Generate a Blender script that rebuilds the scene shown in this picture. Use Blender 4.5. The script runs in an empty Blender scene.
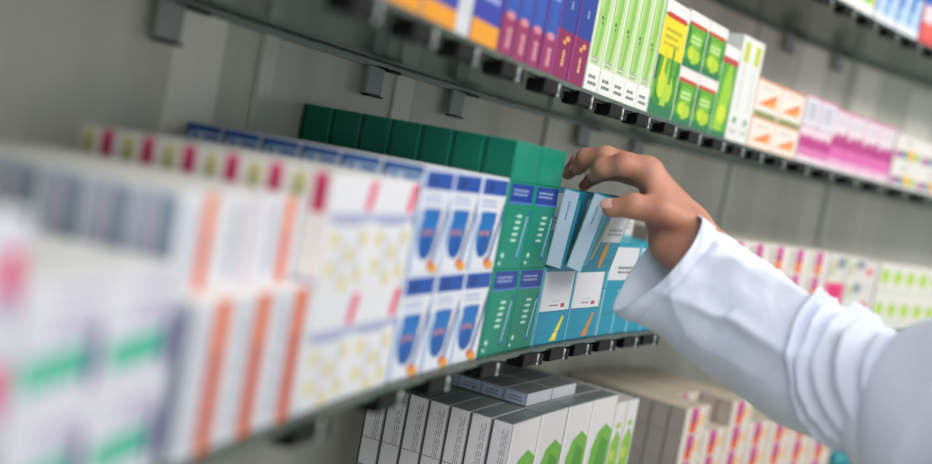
import bpy, bmesh, math, random
import numpy as np
from mathutils import Vector, Matrix, noise
random.seed(7)
S = bpy.context.scene
COL = S.collection

# ------------------------------------------------------------------ camera, world, light, exposure
CAMZ = 1.50
ROLL = math.radians(10.492); PITCH = math.radians(3.890); F = 1100.0
cam = bpy.data.objects.new('camera', bpy.data.cameras.new('camera')); COL.objects.link(cam)
cam.data.sensor_width = 36.0; cam.data.lens = F/932*36.0
cam.data.clip_start = .02
cam.location = (0, 0, CAMZ)
fw = Vector((0, math.cos(PITCH), -math.sin(PITCH))); rt = Vector((1, 0, 0)); up = rt.cross(fw)
# the picture's verticals lean to the right: the camera is rolled counter-clockwise
cr, sr = math.cos(ROLL), math.sin(ROLL)
r2 = rt*cr + up*sr; u2 = up*cr - rt*sr
cam.matrix_world = Matrix(((r2.x, u2.x, -fw.x, 0), (r2.y, u2.y, -fw.y, 0), (r2.z, u2.z, -fw.z, CAMZ), (0, 0, 0, 1)))
cam.data.dof.use_dof = True
cam.data.dof.focus_distance = 1.30
cam.data.dof.aperture_fstop = 1.75
S.camera = cam
S.view_settings.view_transform = 'Standard'; S.view_settings.look = 'None'
S.view_settings.gamma = 1; S.view_settings.use_curve_mapping = False
S.view_settings.exposure = -0.10

w = bpy.data.worlds.new('world'); S.world = w; w.use_nodes = True
w.node_tree.nodes['Background'].inputs[0].default_value = (.86, .93, 1.0, 1)
w.node_tree.nodes['Background'].inputs[1].default_value = 0.68

def area(name, loc, target, size, power, color):
    l = bpy.data.lights.new(name, 'AREA'); l.shape = 'RECTANGLE'; l.size, l.size_y = size
    l.energy = power; l.color = color
    o = bpy.data.objects.new(name, l); COL.objects.link(o); o.location = loc
    d = Vector(target)-Vector(loc); o.rotation_euler = d.to_track_quat('-Z', 'Y').to_euler()
    return o
area('ceiling_light_panel', (1.1, -.3, 3.0), (.6, 1.3, 1.3), (1.6, .8), 28, (1, .96, .90))
area('ceiling_light_panel', (-.1, -1.3, 2.7), (0, 1.0, 1.3), (1.4, .8), 16, (.90, .96, 1))
area('ceiling_light_panel', (2.3, .9, 2.9), (1.3, 2.6, 1.5), (1.2, .8), 44, (1, .94, .84))

area('fill_light', (.7, -2.3, 1.65), (.2, 1.3, 1.15), (2.0, 1.5), 9, (.93, .97, 1))  # unseen fill light, added behind the camera to lift shaded sides

# ------------------------------------------------------------------ geometry of the place
CX, CY, R, DEP = 3.207, -.272, 3.453, .253      # the shelves follow an arc round this point
ZM, ZU, ZT, ZL = CAMZ-.197, CAMZ+.097, CAMZ+.387, CAMZ-.500   # tops of the glass shelves
def P(s, d, z):
    th = s/R; r = R+d
    return Vector((CX-r*math.cos(th), CY+r*math.sin(th), z))
def heading(s):
    th = s/R
    return math.atan2(math.cos(th), math.sin(th))
def at(px, py, y):
    """point at distance y in front of the camera, seen at pixel px, py"""
    X = px-466; Y = 232-py
    u = X*cr-Y*sr; v = X*sr+Y*cr
    d = Vector((u, F*math.cos(PITCH)+v*math.sin(PITCH), v*math.cos(PITCH)-F*math.sin(PITCH)))
    d *= y/d.y
    return Vector((d.x, d.y, d.z+CAMZ))

# ------------------------------------------------------------------ materials
def hexc(h):
    c = [int(h[i:i+2], 16)/255 for i in (0, 2, 4)]
    return tuple((x/12.92 if x <= .04045 else ((x+.055)/1.055)**2.4) for x in c)+(1,)
MATS = {}
def mat(h, rough=.4, metal=0, spec=.32, bump=0, scale=60, name=None, **kw):
    key = (h, rough, metal, spec, bump, scale, name)
    if key in MATS: return MATS[key]
    m = bpy.data.materials.new(name or 'print_'+h); m.use_nodes = True
    nt = m.node_tree; b = nt.nodes['Principled BSDF']
    b.inputs['Base Color'].default_value = hexc(h)
    b.inputs['Roughness'].default_value = rough; b.inputs['Metallic'].default_value = metal
    b.inputs['Specular IOR Level'].default_value = spec
    for k, v in kw.items(): b.inputs[k.replace('_', ' ')].default_value = v
    tc = nt.nodes.new('ShaderNodeTexCoord'); no = nt.nodes.new('ShaderNodeTexNoise')
    no.inputs['Scale'].default_value = scale; no.inputs['Detail'].default_value = 3
    nt.links.new(tc.outputs['Object'], no.inputs['Vector'])
    # a little uneven ink and card grain
    mx = nt.nodes.new('ShaderNodeMix'); mx.data_type = 'RGBA'; mx.blend_type = 'MULTIPLY'
    mx.inputs[0].default_value = .10
    mx.inputs[6].default_value = hexc(h)
    nt.links.new(no.outputs['Fac'], mx.inputs[7]); nt.links.new(mx.outputs[2], b.inputs['Base Color'])
    if bump:
        bp = nt.nodes.new('ShaderNodeBump'); bp.inputs['Strength'].default_value = bump; bp.inputs['Distance'].default_value = .002
        nt.links.new(no.outputs['Fac'], bp.inputs['Height']); nt.links.new(bp.outputs['Normal'], b.inputs['Normal'])
    MATS[key] = m
    return m

def wall_material():
    m = bpy.data.materials.new('brushed_wall_panel'); m.use_nodes = True
    nt = m.node_tree; b = nt.nodes['Principled BSDF']
    tc = nt.nodes.new('ShaderNodeTexCoord'); mp = nt.nodes.new('ShaderNodeMapping')
    mp.inputs['Scale'].default_value = (14, 14, .6)
    no = nt.nodes.new('ShaderNodeTexNoise'); no.inputs['Scale'].default_value = 1.0; no.inputs['Detail'].default_value = 2
    rp = nt.nodes.new('ShaderNodeValToRGB')
    rp.color_ramp.elements[0].color = hexc('cdcabb'); rp.color_ramp.elements[0].position = .3
    rp.color_ramp.elements[1].color = hexc('e6e3d6'); rp.color_ramp.elements[1].position = .7
    nt.links.new(tc.outputs['Object'], mp.inputs[0]); nt.links.new(mp.outputs[0], no.inputs['Vector'])
    nt.links.new(no.outputs['Fac'], rp.inputs[0]); nt.links.new(rp.outputs[0], b.inputs['Base Color'])
    b.inputs['Metallic'].default_value = .0; b.inputs['Roughness'].default_value = .36
    return m
def glass_material():
    # clear pane: passes light straight through with a green tint, mirrors at grazing angles
    m = bpy.data.materials.new('green_tinted_glass'); m.use_nodes = True
    nt = m.node_tree; nt.nodes.remove(nt.nodes['Principled BSDF']); out = nt.nodes['Material Output']
    tr = nt.nodes.new('ShaderNodeBsdfTransparent'); tr.inputs[0].default_value = (.74, .83, .78, 1)
    gl = nt.nodes.new('ShaderNodeBsdfGlossy'); gl.inputs['Roughness'].default_value = .10; gl.inputs[0].default_value = (.75, .82, .78, 1)
    df = nt.nodes.new('ShaderNodeBsdfDiffuse'); df.inputs[0].default_value = (.25, .31, .27, 1)
    fr = nt.nodes.new('ShaderNodeFresnel'); fr.inputs[0].default_value = 1.45
    no = nt.nodes.new('ShaderNodeTexNoise'); no.inputs['Scale'].default_value = 9
    rr = nt.nodes.new('ShaderNodeMapRange'); rr.inputs[3].default_value = .06; rr.inputs[4].default_value = .18
    nt.links.new(no.outputs['Fac'], rr.inputs[0]); nt.links.new(rr.outputs[0], gl.inputs['Roughness'])
    m1 = nt.nodes.new('ShaderNodeMixShader'); m1.inputs[0].default_value = .34
    m2 = nt.nodes.new('ShaderNodeMixShader')
    nt.links.new(tr.outputs[0], m1.inputs[1]); nt.links.new(df.outputs[0], m1.inputs[2])
    nt.links.new(fr.outputs[0], m2.inputs[0]); nt.links.new(m1.outputs[0], m2.inputs[1]); nt.links.new(gl.outputs[0], m2.inputs[2])
    nt.links.new(m2.outputs[0], out.inputs[0])
    return m
WALL = wall_material(); GLASS = glass_material()
WHITE = 'e9e9ee'
BLACK = mat('050606', .45, 0, .2, name='black_plastic'); STEEL = mat('8f938f', .3, .8, name='steel')
DARKSTEEL = mat('a3a7a6', .4, .2, name='grey_bracket_metal'); CLEAR = mat('a9b0b0', .1, 0, .6, name='clear_plastic')

def link(name, me, mats, parent=None, smooth=False):
    o = bpy.data.objects.new(name, me); COL.objects.link(o)
    for m in mats: me.materials.append(m)
    if smooth:
        for p in me.polygons: p.use_smooth = True
    if parent: o.parent = parent
    return o
def from_bm(name, bm, mats, parent=None, smooth=False):
    me = bpy.data.meshes.new(name); bm.normal_update(); bm.to_mesh(me); bm.free()
    return link(name, me, mats, parent, smooth)
def tag(o, label=None, cat=None, group=None, kind=None):
    if label: o['label'] = label
    if cat: o['category'] = cat
    if group: o['group'] = group
    if kind: o['kind'] = kind
    return o
def bm_box(bm, x0, x1, y0, y1, z0, z1, mi=0):
    vs = [bm.verts.new(p) for p in ((x0,y0,z0),(x1,y0,z0),(x1,y1,z0),(x0,y1,z0),(x0,y0,z1),(x1,y0,z1),(x1,y1,z1),(x0,y1,z1))]
    out = []
    for q in ((0,3,2,1),(4,5,6,7),(0,1,5,4),(1,2,6,5),(2,3,7,6),(3,0,4,7)):
        f = bm.faces.new([vs[i] for i in q]); f.material_index = mi; out.append(f)
    return out
def empty(name, loc, rz=0):
    o = bpy.data.objects.new(name, None); COL.objects.link(o); o.location = loc; o.rotation_euler = (0, 0, rz)
    o.empty_display_size = .02
    return o

# ------------------------------------------------------------------ the setting: wall, floor, glass shelves
def arc_slab(name, s0, s1, d0, d1, z0, z1, mats, n=90):
    bm = bmesh.new(); rings = []
    for i in range(n+1):
        s = s0+(s1-s0)*i/n
        rings.append([bm.verts.new(P(s, d, z)) for d, z in ((d0, z0), (d1, z0), (d1, z1), (d0, z1))])
    for a, b in zip(rings, rings[1:]):
        for k in range(4):
            bm.faces.new((a[k], a[(k+1) % 4], b[(k+1) % 4], b[k]))
    bm.faces.new(rings[0][::-1]); bm.faces.new(rings[-1])
    bmesh.ops.recalc_face_normals(bm, faces=bm.faces)
    return from_bm(name, bm, mats)
tag(arc_slab('wall_back', -.6, 4.6, DEP+.003, DEP+.05, 0.0, 2.9, [WALL]), kind='structure')
bm = bmesh.new(); bm_box(bm, -1.5, 4.5, -2.5, 4.5, -.05, 0)
tag(from_bm('floor', bm, [mat('a9a49a', .35, name='floor_tiles', bump=.05)]), kind='structure')
k = 0
for s in (1.325, 1.99, 2.62, 3.0, .72, 3.7):
    for (z0, z1) in ((ZM+.002, ZU-.010),) if s < 1.5 else ((ZM+.002, ZU-.010), (ZU+.002, ZT-.01)):
        k += 1
        tag(arc_slab('trim_%d' % k, s-.011, s+.011, DEP-.004, DEP+.002, z0, z1, [mat('d9dad2', .3, .2, name='pale_wall_rail')], 3), kind='structure')

def glass_shelf(zt, label, s0=.15, s1=4.2):
    e = empty('glass_shelf', P(1.5, .1, zt-.008))
    pane = arc_slab('glass_pane', s0, s1, -.003, DEP+.001, zt-.006, zt, [GLASS])
    rim = arc_slab('front_edge_strip', s0, s1, -.0050, -.0032, zt-.0058, zt-.0006, [mat('5d7468', .12, 0, .6, name='green_glass_edge', Transmission_Weight=.5)])
    sup = arc_slab('rear_support_rail', s0, s1, DEP-.006, DEP+.001, zt-.014, zt-.0085, [mat('8d9590', .3, .6, name='support_rail')])
    for o in (pane, rim, sup):
        o.parent = e; o.matrix_parent_inverse = Matrix.Translation(-e.location)
    tag(e, label, 'shelf', None)
    return e
for s_, hw, a, b in ((2.835, .050, ZU+.02, ZT-.015), (3.045, .055, ZU+.02, ZT-.015), (3.275, .050, ZU+.02, ZT-.03), (1.22, .035, ZM+.05, ZU-.012), (1.60, .02, ZM+.05, ZU-.012)):
    k += 1
    tag(arc_slab('trim_%d' % k, s_-hw, s_+hw, DEP-.001, DEP+.0025, a, b, [mat('fbf6ea', .35, 0, name='pale_wall_panel')], 4), kind='structure')
glass_shelf(ZU, 'curved glass shelf above the hand, carrying purple and green cartons')
glass_shelf(ZM, 'curved glass shelf the hand reaches to, carrying blue and teal cartons')
glass_shelf(ZT, 'curved glass shelf at the upper right corner, highest in view')
glass_shelf(ZL, 'lowest curved glass shelf, under the white and green cartons')

# price-rail clips under the front edge of each shelf
def make_clip():
    e = empty('shelf_clip', (0, 0, 0))
    bm = bmesh.new()
    bm_box(bm, -.026, .009, -.0040, .014, -.0125, .0010)
    bmesh.ops.bevel(bm, geom=bm.edges[:], offset=.0015, segments=1, affect='EDGES')
    bm_box(bm, -.028, .011, -.0075, -.0045, -.0105, .0030)
    from_bm('clip_body', bm, [BLACK], e)
    bm = bmesh.new()
    bmesh.ops.create_cone(bm, cap_ends=True, segments=12, radius1=.0020, radius2=.0020, depth=.010, matrix=Matrix.Translation((.0150, -.0065, -.0035)))
    bmesh.ops.create_uvsphere(bm, u_segments=10, v_segments=6, radius=.0024, matrix=Matrix.Translation((.0150, -.0065, -.0105)))
    from_bm('clear_pin', bm, [CLEAR], e, True)
    bm = bmesh.new()
    bm_box(bm, .0185, .027, -.0085, .004, -.0120, .0010)
    from_bm('clip_tail', bm, [BLACK], e)
    return e
def copy_tree(o, parent=None):
    c = o.copy(); COL.objects.link(c)
    if parent:
        c.parent = parent
    for ch in list(o.children): copy_tree(ch, c)
    return c
CLIP = make_clip(); CLIP_USED = False
def clips(zt, ss, where, grp):
    global CLIP_USED
    for i, s in enumerate(ss):
        if CLIP_USED: c = copy_tree(CLIP)
        else: c = CLIP; CLIP_USED = True
        c.location = P(s, -.001, zt-.008); c.rotation_euler = (0, 0, heading(s))
        tag(c, 'black clip under the edge of the %s, %s' % (where, nth(i, len(ss))), 'clip', grp)
ORD = ['first', 'second', 'third', 'fourth', 'fifth', 'sixth', 'seventh', 'eighth', 'ninth', 'tenth', 'eleventh', 'twelfth', 'thirteenth', 'fourteenth', 'fifteenth',
       'sixteenth', 'seventeenth', 'eighteenth', 'nineteenth', 'twentieth']
def nth(i, n):
    return 'leftmost' if i == 0 else 'rightmost' if i == n-1 else ORD[i]+' from left'
clips(ZM, [1.047, 1.194, 1.30, 1.426, 1.54, 1.62, 1.695, 1.776, 1.862, 1.93], 'middle shelf', 'clips under the middle shelf edge')
clips(ZU, [1.02, 1.13, 1.225, 1.333, 1.45, 1.555, 1.66, 1.755, 1.855, 1.95, 2.045, 2.125, 2.205, 2.30, 2.40, 2.505, 2.61, 2.72, 2.83, 2.93], 'shelf above the hand', 'clips under the upper shelf edge')
clips(ZT, [2.36, 2.46, 2.56, 2.66, 2.76, 2.86], 'top right shelf', 'clips under the top shelf edge')

# wall brackets under the shelves
def make_bracket():
    e = empty('shelf_bracket', (0, 0, 0))
    bm = bmesh.new(); bm_box(bm, -.017, .017, -.006, 0, -.036, -.003)
    bmesh.ops.bevel(bm, geom=bm.edges[:], offset=.001, segments=1, affect='EDGES')
    from_bm('bracket_plate', bm, [DARKSTEEL], e)
    bm = bmesh.new(); bm_box(bm, -.018, .018, -.0085, 0, -.0385, -.0365); from_bm('lower_lip', bm, [BLACK], e)
    bm = bmesh.new(); bmesh.ops.create_cone(bm, cap_ends=True, segments=10, radius1=.0022, radius2=.0022, depth=.05, matrix=Matrix.Translation((.03, -.004, -.0035)) @ Matrix.Rotation(math.pi/2, 4, 'Y'))
    from_bm('support_pin', bm, [BLACK], e, True)
    return e
BR = None
for zt, ss, wh in ((ZU, [1.16, 1.515, 1.71, 2.08, 2.26], 'above the hand'), (ZT, [2.72, 2.91, 3.4], 'at the upper right'), (ZM, [1.45, 1.95, 2.4], 'behind the arm')):
    for i, s in enumerate(ss):
        if BR is None: BR = make_bracket(); b = BR
        else: b = copy_tree(BR)
        b.location = P(s, DEP-.0075, zt-.0105); b.rotation_euler = (0, 0, heading(s))
        tag(b, 'grey wall bracket under the shelf %s, %s' % (wh, nth(i, len(ss))), 'bracket', 'wall brackets of the glass shelves')

# ------------------------------------------------------------------ cartons
class Design:
    """flat colours of the faces plus printed shapes given in face fractions"""
    def __init__(s, front, left=None, top=None, right=None, name='medicine_carton'):
        s.c = dict(front=front, left=left or front, top=top or front, right=right or left or front); s.ops = []; s.name = name
    def poly(s, face, pts, c): s.ops.append((face, pts, c)); return s
    def rect(s, face, u0, v0, u1, v1, c): return s.poly(face, [(u0, v0), (u1, v0), (u1, v1), (u0, v1)], c)
    def ell(s, face, cx, cy, rx, ry, c, n=18, rot=0):
        pts = []
        for i in range(n):
            a = 2*math.pi*i/n; x, y = rx*math.cos(a), ry*math.sin(a)
            pts.append((cx+x*math.cos(rot)-y*math.sin(rot), cy+x*math.sin(rot)+y*math.cos(rot)))
        return s.poly(face, pts, c)
    def lines(s, face, u0, v0, u1, v1, n, c, vert=False, seed=1, fill=.5):
        """small print: broken strokes, horizontal rows or vertical columns"""
        rnd = random.Random(seed)
        for i in range(n):
            a = (i+.25)/n; b = (i+.25+fill)/n; t = 0.0
            while t < 1:
                L = rnd.uniform(.06, .2); e = min(1, t+L)
                if vert: s.rect(face, u0+(u1-u0)*a, v0+(v1-v0)*t, u0+(u1-u0)*b, v0+(v1-v0)*e, c)
                else: s.rect(face, u0+(u1-u0)*t, v0+(v1-v0)*a, u0+(u1-u0)*e, v0+(v1-v0)*b, c)
                t = e+rnd.uniform(.02, .05)
                if t > .8 and rnd.random() < .4: break
        return s
def build_carton(D, w, dp, h, flap=True, flap_face='top', flap_col=None):
    """mesh with its origin at the front lower left edge, front at -y side"""
    cols = []
    def mi(c):
        if c not in cols: cols.append(c)
        return cols.index(c)
    bm = bmesh.new()
    fs = bm_box(bm, 0, w, 0, dp, 0, h)
    for f, key in zip(fs, ('top', 'top', 'front', 'right', 'front', 'left')): f.material_index = mi(D.c[key])
    bmesh.ops.bevel(bm, geom=bm.edges[:], offset=min(.0007, h*.02), segments=1, affect='EDGES')
    lay = {}
    for face, pts, c in D.ops:
        k = lay[face] = lay.get(face, 0)+1
        e = .00008+.000010*k
        def m(u, v):
            u = min(max(u, .006), .994); v = min(max(v, .006), .994)
            if face == 'front': return (u*w, -e, v*h)
            if face == 'left': return (-e, (1-u)*dp, v*h)
            if face == 'right': return (w+e, u*dp, v*h)
            return (u*w, v*dp, h+e)
        vs = [bm.verts.new(m(u, v)) for u, v in pts]
        f = bm.faces.new(vs); f.material_index = mi(c)
        f.normal_update()
        want = {'front': Vector((0,-1,0)), 'left': Vector((-1,0,0)), 'right': Vector((1,0,0)), 'top': Vector((0,0,1))}[face]
        if f.normal.dot(want) < 0: f.normal_flip()
    me = bpy.data.meshes.new(D.name); bm.to_mesh(me); bm.free()
    for c in cols: me.materials.append(mat(c, .38))
    fl = None
    if flap:
        bm = bmesh.new()
        if flap_face == 'top': bm_box(bm, .0012, w-.0012, .0012, dp-.0016, h+.0001, h+.0007)
        else: bm_box(bm, -.0007, -.0001, .0012, dp-.0012, .0016, h-.0016)
        fl = bpy.data.meshes.new('tuck_flap'); bm.to_mesh(fl); bm.free()
        fl.materials.append(mat(flap_col or D.c[flap_face], .38))
    return me, fl
ROWW = ['front row', 'second row', 'third row', 'fourth row', 'fifth row', 'sixth row', 'seventh row', 'eighth row', 'ninth row']
def layer_word(l, n):
    if n == 1: return ''
    if l == n-1: return 'top'
    if l == 0: return 'bottom'
    return 'middle' if n == 3 else ORD[l]
def col_word(c, n):
    if n == 1: return ''
    if c == 0: return 'leftmost'
    if c == n-1: return 'rightmost'
    return 'middle' if n == 3 else ORD[c]+' from left'
KINDS = {'striped_carton': ('orange striped cartons', 'pink striped cartons beyond the sleeve', 'pink striped cartons on the lowest shelf'),
         'tall_carton': ('blue cartons with orange bases', 'narrow white cartons on the upper shelf', 'slim purple and blue cartons', 'magenta and deep blue cartons', 'tall white cartons with green leaves', 'tall white cartons with lime patches',
                         'green and yellow cartons on the top shelf', 'light blue cartons on the top shelf', 'red and blue cartons on the top shelf', 'tall magenta barred cartons')}
SERIAL = [0]; SER = {}
KEEP = {n for r in '''2-3 5-6 8-9 12 16-19 29-30 32 37-39 61-85 87-88 90-91 93-94 96-97 99-106 108-110 112-114 116-118 120-122 124-130 149-151 153 155 157 159 161 163 172 181-182 189-190 192 197-198 213-223 226-232 235-242 245-250 253 256-258 263-267 271-278 280-287 290-365 367-371 373-376 379-384 387-390 395-398 401 403-404 411-418 421-422 427-474 477-482 484-487 489-490 492 494-495 497-500 502-505 507-510 512-524 527 530 533 536 539-557 559-569 573-578 583-584 592-593 601-602 610-633 635-636'''.split() for n in range(int(r.split("-")[0]), int(r.split("-")[-1])+1)}  # cartons the photograph shows something of
def stack(look, group, D, s0, d0, z0, w, dp, h, nc, nl, nr, flap=False, flap_face='top', lift0=0, nl_total=None, skip=(), jit=.0008, cat='box', col_names=None, buried=False, flap_col=None):
    for kn, gs_ in KINDS.items():
        if group in gs_: D.name = kn
    me, fl = build_carton(D, w-.0012, dp-.0008, h-.0004, flap, flap_face, flap_col)
    proto = None
    nt = nl_total or nl
    for r in range(nr):
        for l in range(nl):
            for c in range(nc):
                if (c, l, r) in skip or (r > 0 and not (l == 0 if z0 > CAMZ else (l == nl-1 and not buried)) and not (c == 0 and not buried and z0 < CAMZ)): continue
                SERIAL[0] += 1
                if KEEP is not None and SERIAL[0] not in KEEP: continue
                if proto is None:
                    o = bpy.data.objects.new(D.name, me); COL.objects.link(o); proto = o
                    if fl is not None:
                        f = bpy.data.objects.new('tuck_flap', fl); COL.objects.link(f); f.parent = o
                else:
                    o = copy_tree(proto)
                s = s0+c*w+.0006; SER[o.name] = SERIAL[0]
                # each row follows the arc: deeper rows sit on a wider circle, so keep the width by angle
                d = d0+r*dp-(random.uniform(0, jit) if r == 0 else 0)
                ds = random.uniform(-jit, jit)*.4
                o.location = P(s+ds, d, z0+l*h+.0002)
                o.rotation_euler = (0, 0, heading(s+w/2)+(random.uniform(-.003, .003) if r == 0 else 0))
                words = [look, ' '.join(x for x in (layer_word(l+lift0, nt) + (' layer' if nt > 1 else ''), (col_names[c] if col_names else col_word(c, nc)), ROWW[r] if nr > 1 else '') if x.strip())]
                tag(o, ', '.join(x for x in words if x), cat, group)

# --- middle shelf, from the left
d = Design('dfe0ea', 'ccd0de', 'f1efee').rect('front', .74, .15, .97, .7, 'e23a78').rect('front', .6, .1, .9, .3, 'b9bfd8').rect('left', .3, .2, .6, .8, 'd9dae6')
stack('white carton with pink panel at left edge', 'white cartons at the left edge', d, .650, .002, ZM, .070, .044, .0475, 1, 3, 5)
d = Design('dcdbe6', 'ccd3de', 'f3f1ef')
d.poly('front', [(.04, .26), (.80, .30), (.80, .62), (.04, .54)], '55c0a0').ell('front', .86, .48, .085, .34, '61508f').lines('front', .35, .68, .9, .92, 3, 'b3aac8', seed=3)
d.rect('left', .2, .1, .5, .9, 'b7c2d0')
stack('white carton with green band and purple oval', 'white cartons with green bands', d, .7225, .002, ZM, .068, .05, .051, 2, 2, 4, nl_total=3)
d = Design('e0dfe8', 'ccd3de', 'f3f1ef').lines('front', .3, .15, .9, .8, 2, 'b0a8c6', seed=4)
stack('thin white carton lying over green banded ones', 'thin white cartons', d, .7225, .002, ZM+.102, .068, .05, .011, 2, 1, 4, lift0=2, nl_total=3, flap=True)
# orange-striped
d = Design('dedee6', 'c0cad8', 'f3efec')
d.rect('front', .48, .0, .82, 1, 'ea6a22').rect('front', .53, .06, .76, .66, 'c8400a').lines('front', .12, .1, .38, .9, 2, 'aab0c0', True, 5)
d.rect('left', .62, .06, .95, .92, '8595a8').lines('left', .2, .1, .5, .9, 2, 'c79bb2', True, 6)
stack('white carton with upright orange stripe', 'orange striped cartons', d, .873, .001, ZM, .0522, .030, .0925, 3, 1, 8, lift0=0, nl_total=2)
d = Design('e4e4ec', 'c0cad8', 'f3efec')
d.rect('front', .52, 0, .78, 1, 'ee8040').rect('front', .56, .0, .74, .6, 'dc581c').lines('front', .1, .1, .42, .9, 3, 'b4b8c8', True, 7)
d.rect('left', .62, .06, .95, .92, '8595a8').lines('left', .2, .1, .5, .9, 2, 'c79bb2', True, 6)
stack('white carton with upright orange stripe', 'orange striped cartons', d, .873, .020, ZM+.0925, .0522, .030, .0575, 1, 1, 7, lift0=1, nl_total=2, col_names=['leftmost'])
du = Design('e6e6ec', 'c0cad8', 'f3efec').rect('front', .52, 0, .78, 1, 'd9cfd2').lines('front', .1, .1, .42, .9, 3, 'a8aec0', True, 8)
stack('white carton with faint grey stripe between orange ones', 'white cartons among the orange striped ones', du, .9252, .020, ZM+.0925, .0522, .030, .0575, 1, 1, 7, lift0=1, nl_total=2)
stack('white carton with upright orange stripe', 'orange striped cartons', d, .9774, .020, ZM+.0925, .0522, .030, .0575, 1, 1, 7, lift0=1, nl_total=2, col_names=['rightmost'])
# yellow dots
d = Design('ececf0', 'eeeae6', 'f4f2f0')
d.rect('front', 0, .60, 1, .68, 'b6bada').poly('front', [(.74, .70), (.90, .70), (.99, .97), (.83, .97)], 'ee5478').lines('front', .12, .56, .7, .62, 1, '8f97b8', seed=9)
for i, (a, b) in enumerate(((.2, .45), (.2, .2), (.55, .32), (.82, .46), (.8, .14), (.5, .08))): d.ell('front', a, b, .10, .075, 'e6dca6')
d.rect('front', .35, .1, .42, .5, 'd6d6ea').rect('front', .68, .15, .74, .55, 'd6d6ea')
d.rect('left', .08, .64, .38, .97, 'd8cf94').rect('left', .12, .66, .30, .9, 'a9a66e').rect('left', .55, .66, .88, 1, 'e2507a').rect('left', .6, .68, .82, .92, 'b92a55').rect('left', .0, .0, 1, .12, 'b9b4c6')
stack('white carton with yellow dots and pink dash', 'yellow dotted cartons', d, 1.031, .001, ZM, .0805, .0345, .0848, 2, 2, 6)
# blue with pill
d = Design('e6eaf3', '1c5aa8', 'eef0f4')
d.rect('front', .0, .80, 1, 1, 'dfe6f4').rect('front', .06, .80, .98, .97, '1c54ac').ell('front', .35, .88, .12, .06, '1a3f86').rect('front', .0, .0, .06, .6, '6fa3df')
d.rect('front', .16, .48, .74, .62, '2060b8').ell('front', .42, .38, .31, .25, '1c74c0').rect('front', .2, .36, .60, .42, 'a67a90').ell('front', .42, .26, .2, .12, '1458aa')
d.poly('front', [(.62, .04), (.74, .04), (.98, .55), (.98, .76), (.90, .60)], '3f6cb0').poly('front', [(.60, .10), (.66, .10), (.88, .55), (.86, .68)], 'f2e6d2').ell('front', .62, .09, .07, .05, 'dd6a3a').lines('front', .12, .66, .75, .76, 2, 'aebbdc', seed=12).ell('front', .78, .05, .14, .05, 'f1a23a')
d.poly('left', [(.0, .0), (1, .0), (1, .42), (.75, .52), (.45, .40), (.2, .52), (0, .42)], 'dfe6f0').rect('left', 0, .85, 1, .925, 'c9d8ea').poly('left', [(.0, .86), (.2, .93), (.1, .93)], '1c5aa8').rect('left', .2, .86, .34, .91, '4f86c4').rect('left', .5, .86, .9, .90, '3b78bc').rect('left', .0, .85, .07, 1, '124487').rect('left', .25, .58, .6, .74, '124487')
stack('white and blue carton with oval and pill', 'blue and white pill cartons', d, 1.1945, .001, ZM, .0683, .039, .0915, 3, 2, 6)
# green
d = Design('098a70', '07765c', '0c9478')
d.rect('front', .10, .76, .97, .98, '1c3c98').lines('front', .2, .84, .8, .93, 2, '9fb6e0', seed=14).rect('front', .1, .755, .97, .775, '5a7fd0')
for i, v in enumerate((.32, .39, .46, .53, .60)): d.rect('front', .40+.02*i, v, .60+.02*i, v+.03, 'bfeee0')
d.poly('front', [(.70, .10), (.80, .10), (.98, .68), (.90, .68)], '2860b0').poly('front', [(.73, .14), (.77, .14), (.92, .62), (.88, .62)], 'a8e6e0').ell('front', .2, .16, .05, .03, 'd2f2ea').ell('front', .14, .07, .04, .02, 'd2f2ea')
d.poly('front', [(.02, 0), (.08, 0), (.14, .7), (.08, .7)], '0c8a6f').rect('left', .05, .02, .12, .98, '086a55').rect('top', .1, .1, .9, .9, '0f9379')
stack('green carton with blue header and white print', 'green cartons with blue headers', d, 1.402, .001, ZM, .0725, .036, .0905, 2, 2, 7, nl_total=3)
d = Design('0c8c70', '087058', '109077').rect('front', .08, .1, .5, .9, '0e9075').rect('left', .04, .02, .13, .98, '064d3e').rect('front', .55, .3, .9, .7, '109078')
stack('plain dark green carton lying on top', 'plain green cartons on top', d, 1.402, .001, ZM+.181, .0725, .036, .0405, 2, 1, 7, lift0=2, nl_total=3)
# teal
def teal(fig, first=True):
    d = Design('128fb0', 'b9d9e4', '24a9c0', name='medicine_carton')
    d.rect('front', .05, .42, .97, .95, 'e2e2e8').rect('front', .05, .415, .97, .435, '0f7f99')
    d.lines('front', .34, .485, .66, .525, 1, '8d5a66', seed=21).rect('front', .68, .475, .80, .525, 'b4324a').lines('front', .40, .555, .62, .57, 1, '8f939c', seed=22)
    d.poly('front', [(.52, .03), (.72, .03), (.74, .12), (.86, .34), (.80, .36)], fig).poly('front', [(.60, .07), (.66, .07), (.76, .28)], 'fff2a0' if first else 'd88a4a')
    d.rect('front', .0, .14, 1, .15, '16869f').rect('left', .12, .04, .88, .96, 'd3dfe9').lines('left', .3, .1, .6, .4, 2, '8fb6c8', True, 23)
    d.rect('front', 0, 0, .035, 1, '7cc7d6')
    return d
stack('teal carton with white panel and yellow figure', 'teal cartons on the bottom layer', teal('e8dc2a'), 1.548, .001, ZM, .0985, .024, .0905, 1, 1, 9, flap=True, nl_total=2)
stack('teal carton with white panel and orange figure', 'teal cartons on the bottom layer', teal('d08a2c', False), 1.6465, .001, ZM, .0985, .024, .0905, 1, 1, 9, flap=True, nl_total=2)
dt = Design('1694b4', 'ccd9ea', '1aa0ba')
dt.rect('front', .30, .42, .97, .93, 'd7dbe4').rect('front', .03, .1, .09, .9, '6cc4d4').poly('front', [(.14, .18), (.2, .18), (.34, .68), (.28, .70)], 'd8cf6a').ell('front', .55, .24, .08, .19, 'dd9a34').lines('front', .4, .5, .9, .62, 2, '9aa0ac', seed=26)
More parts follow.
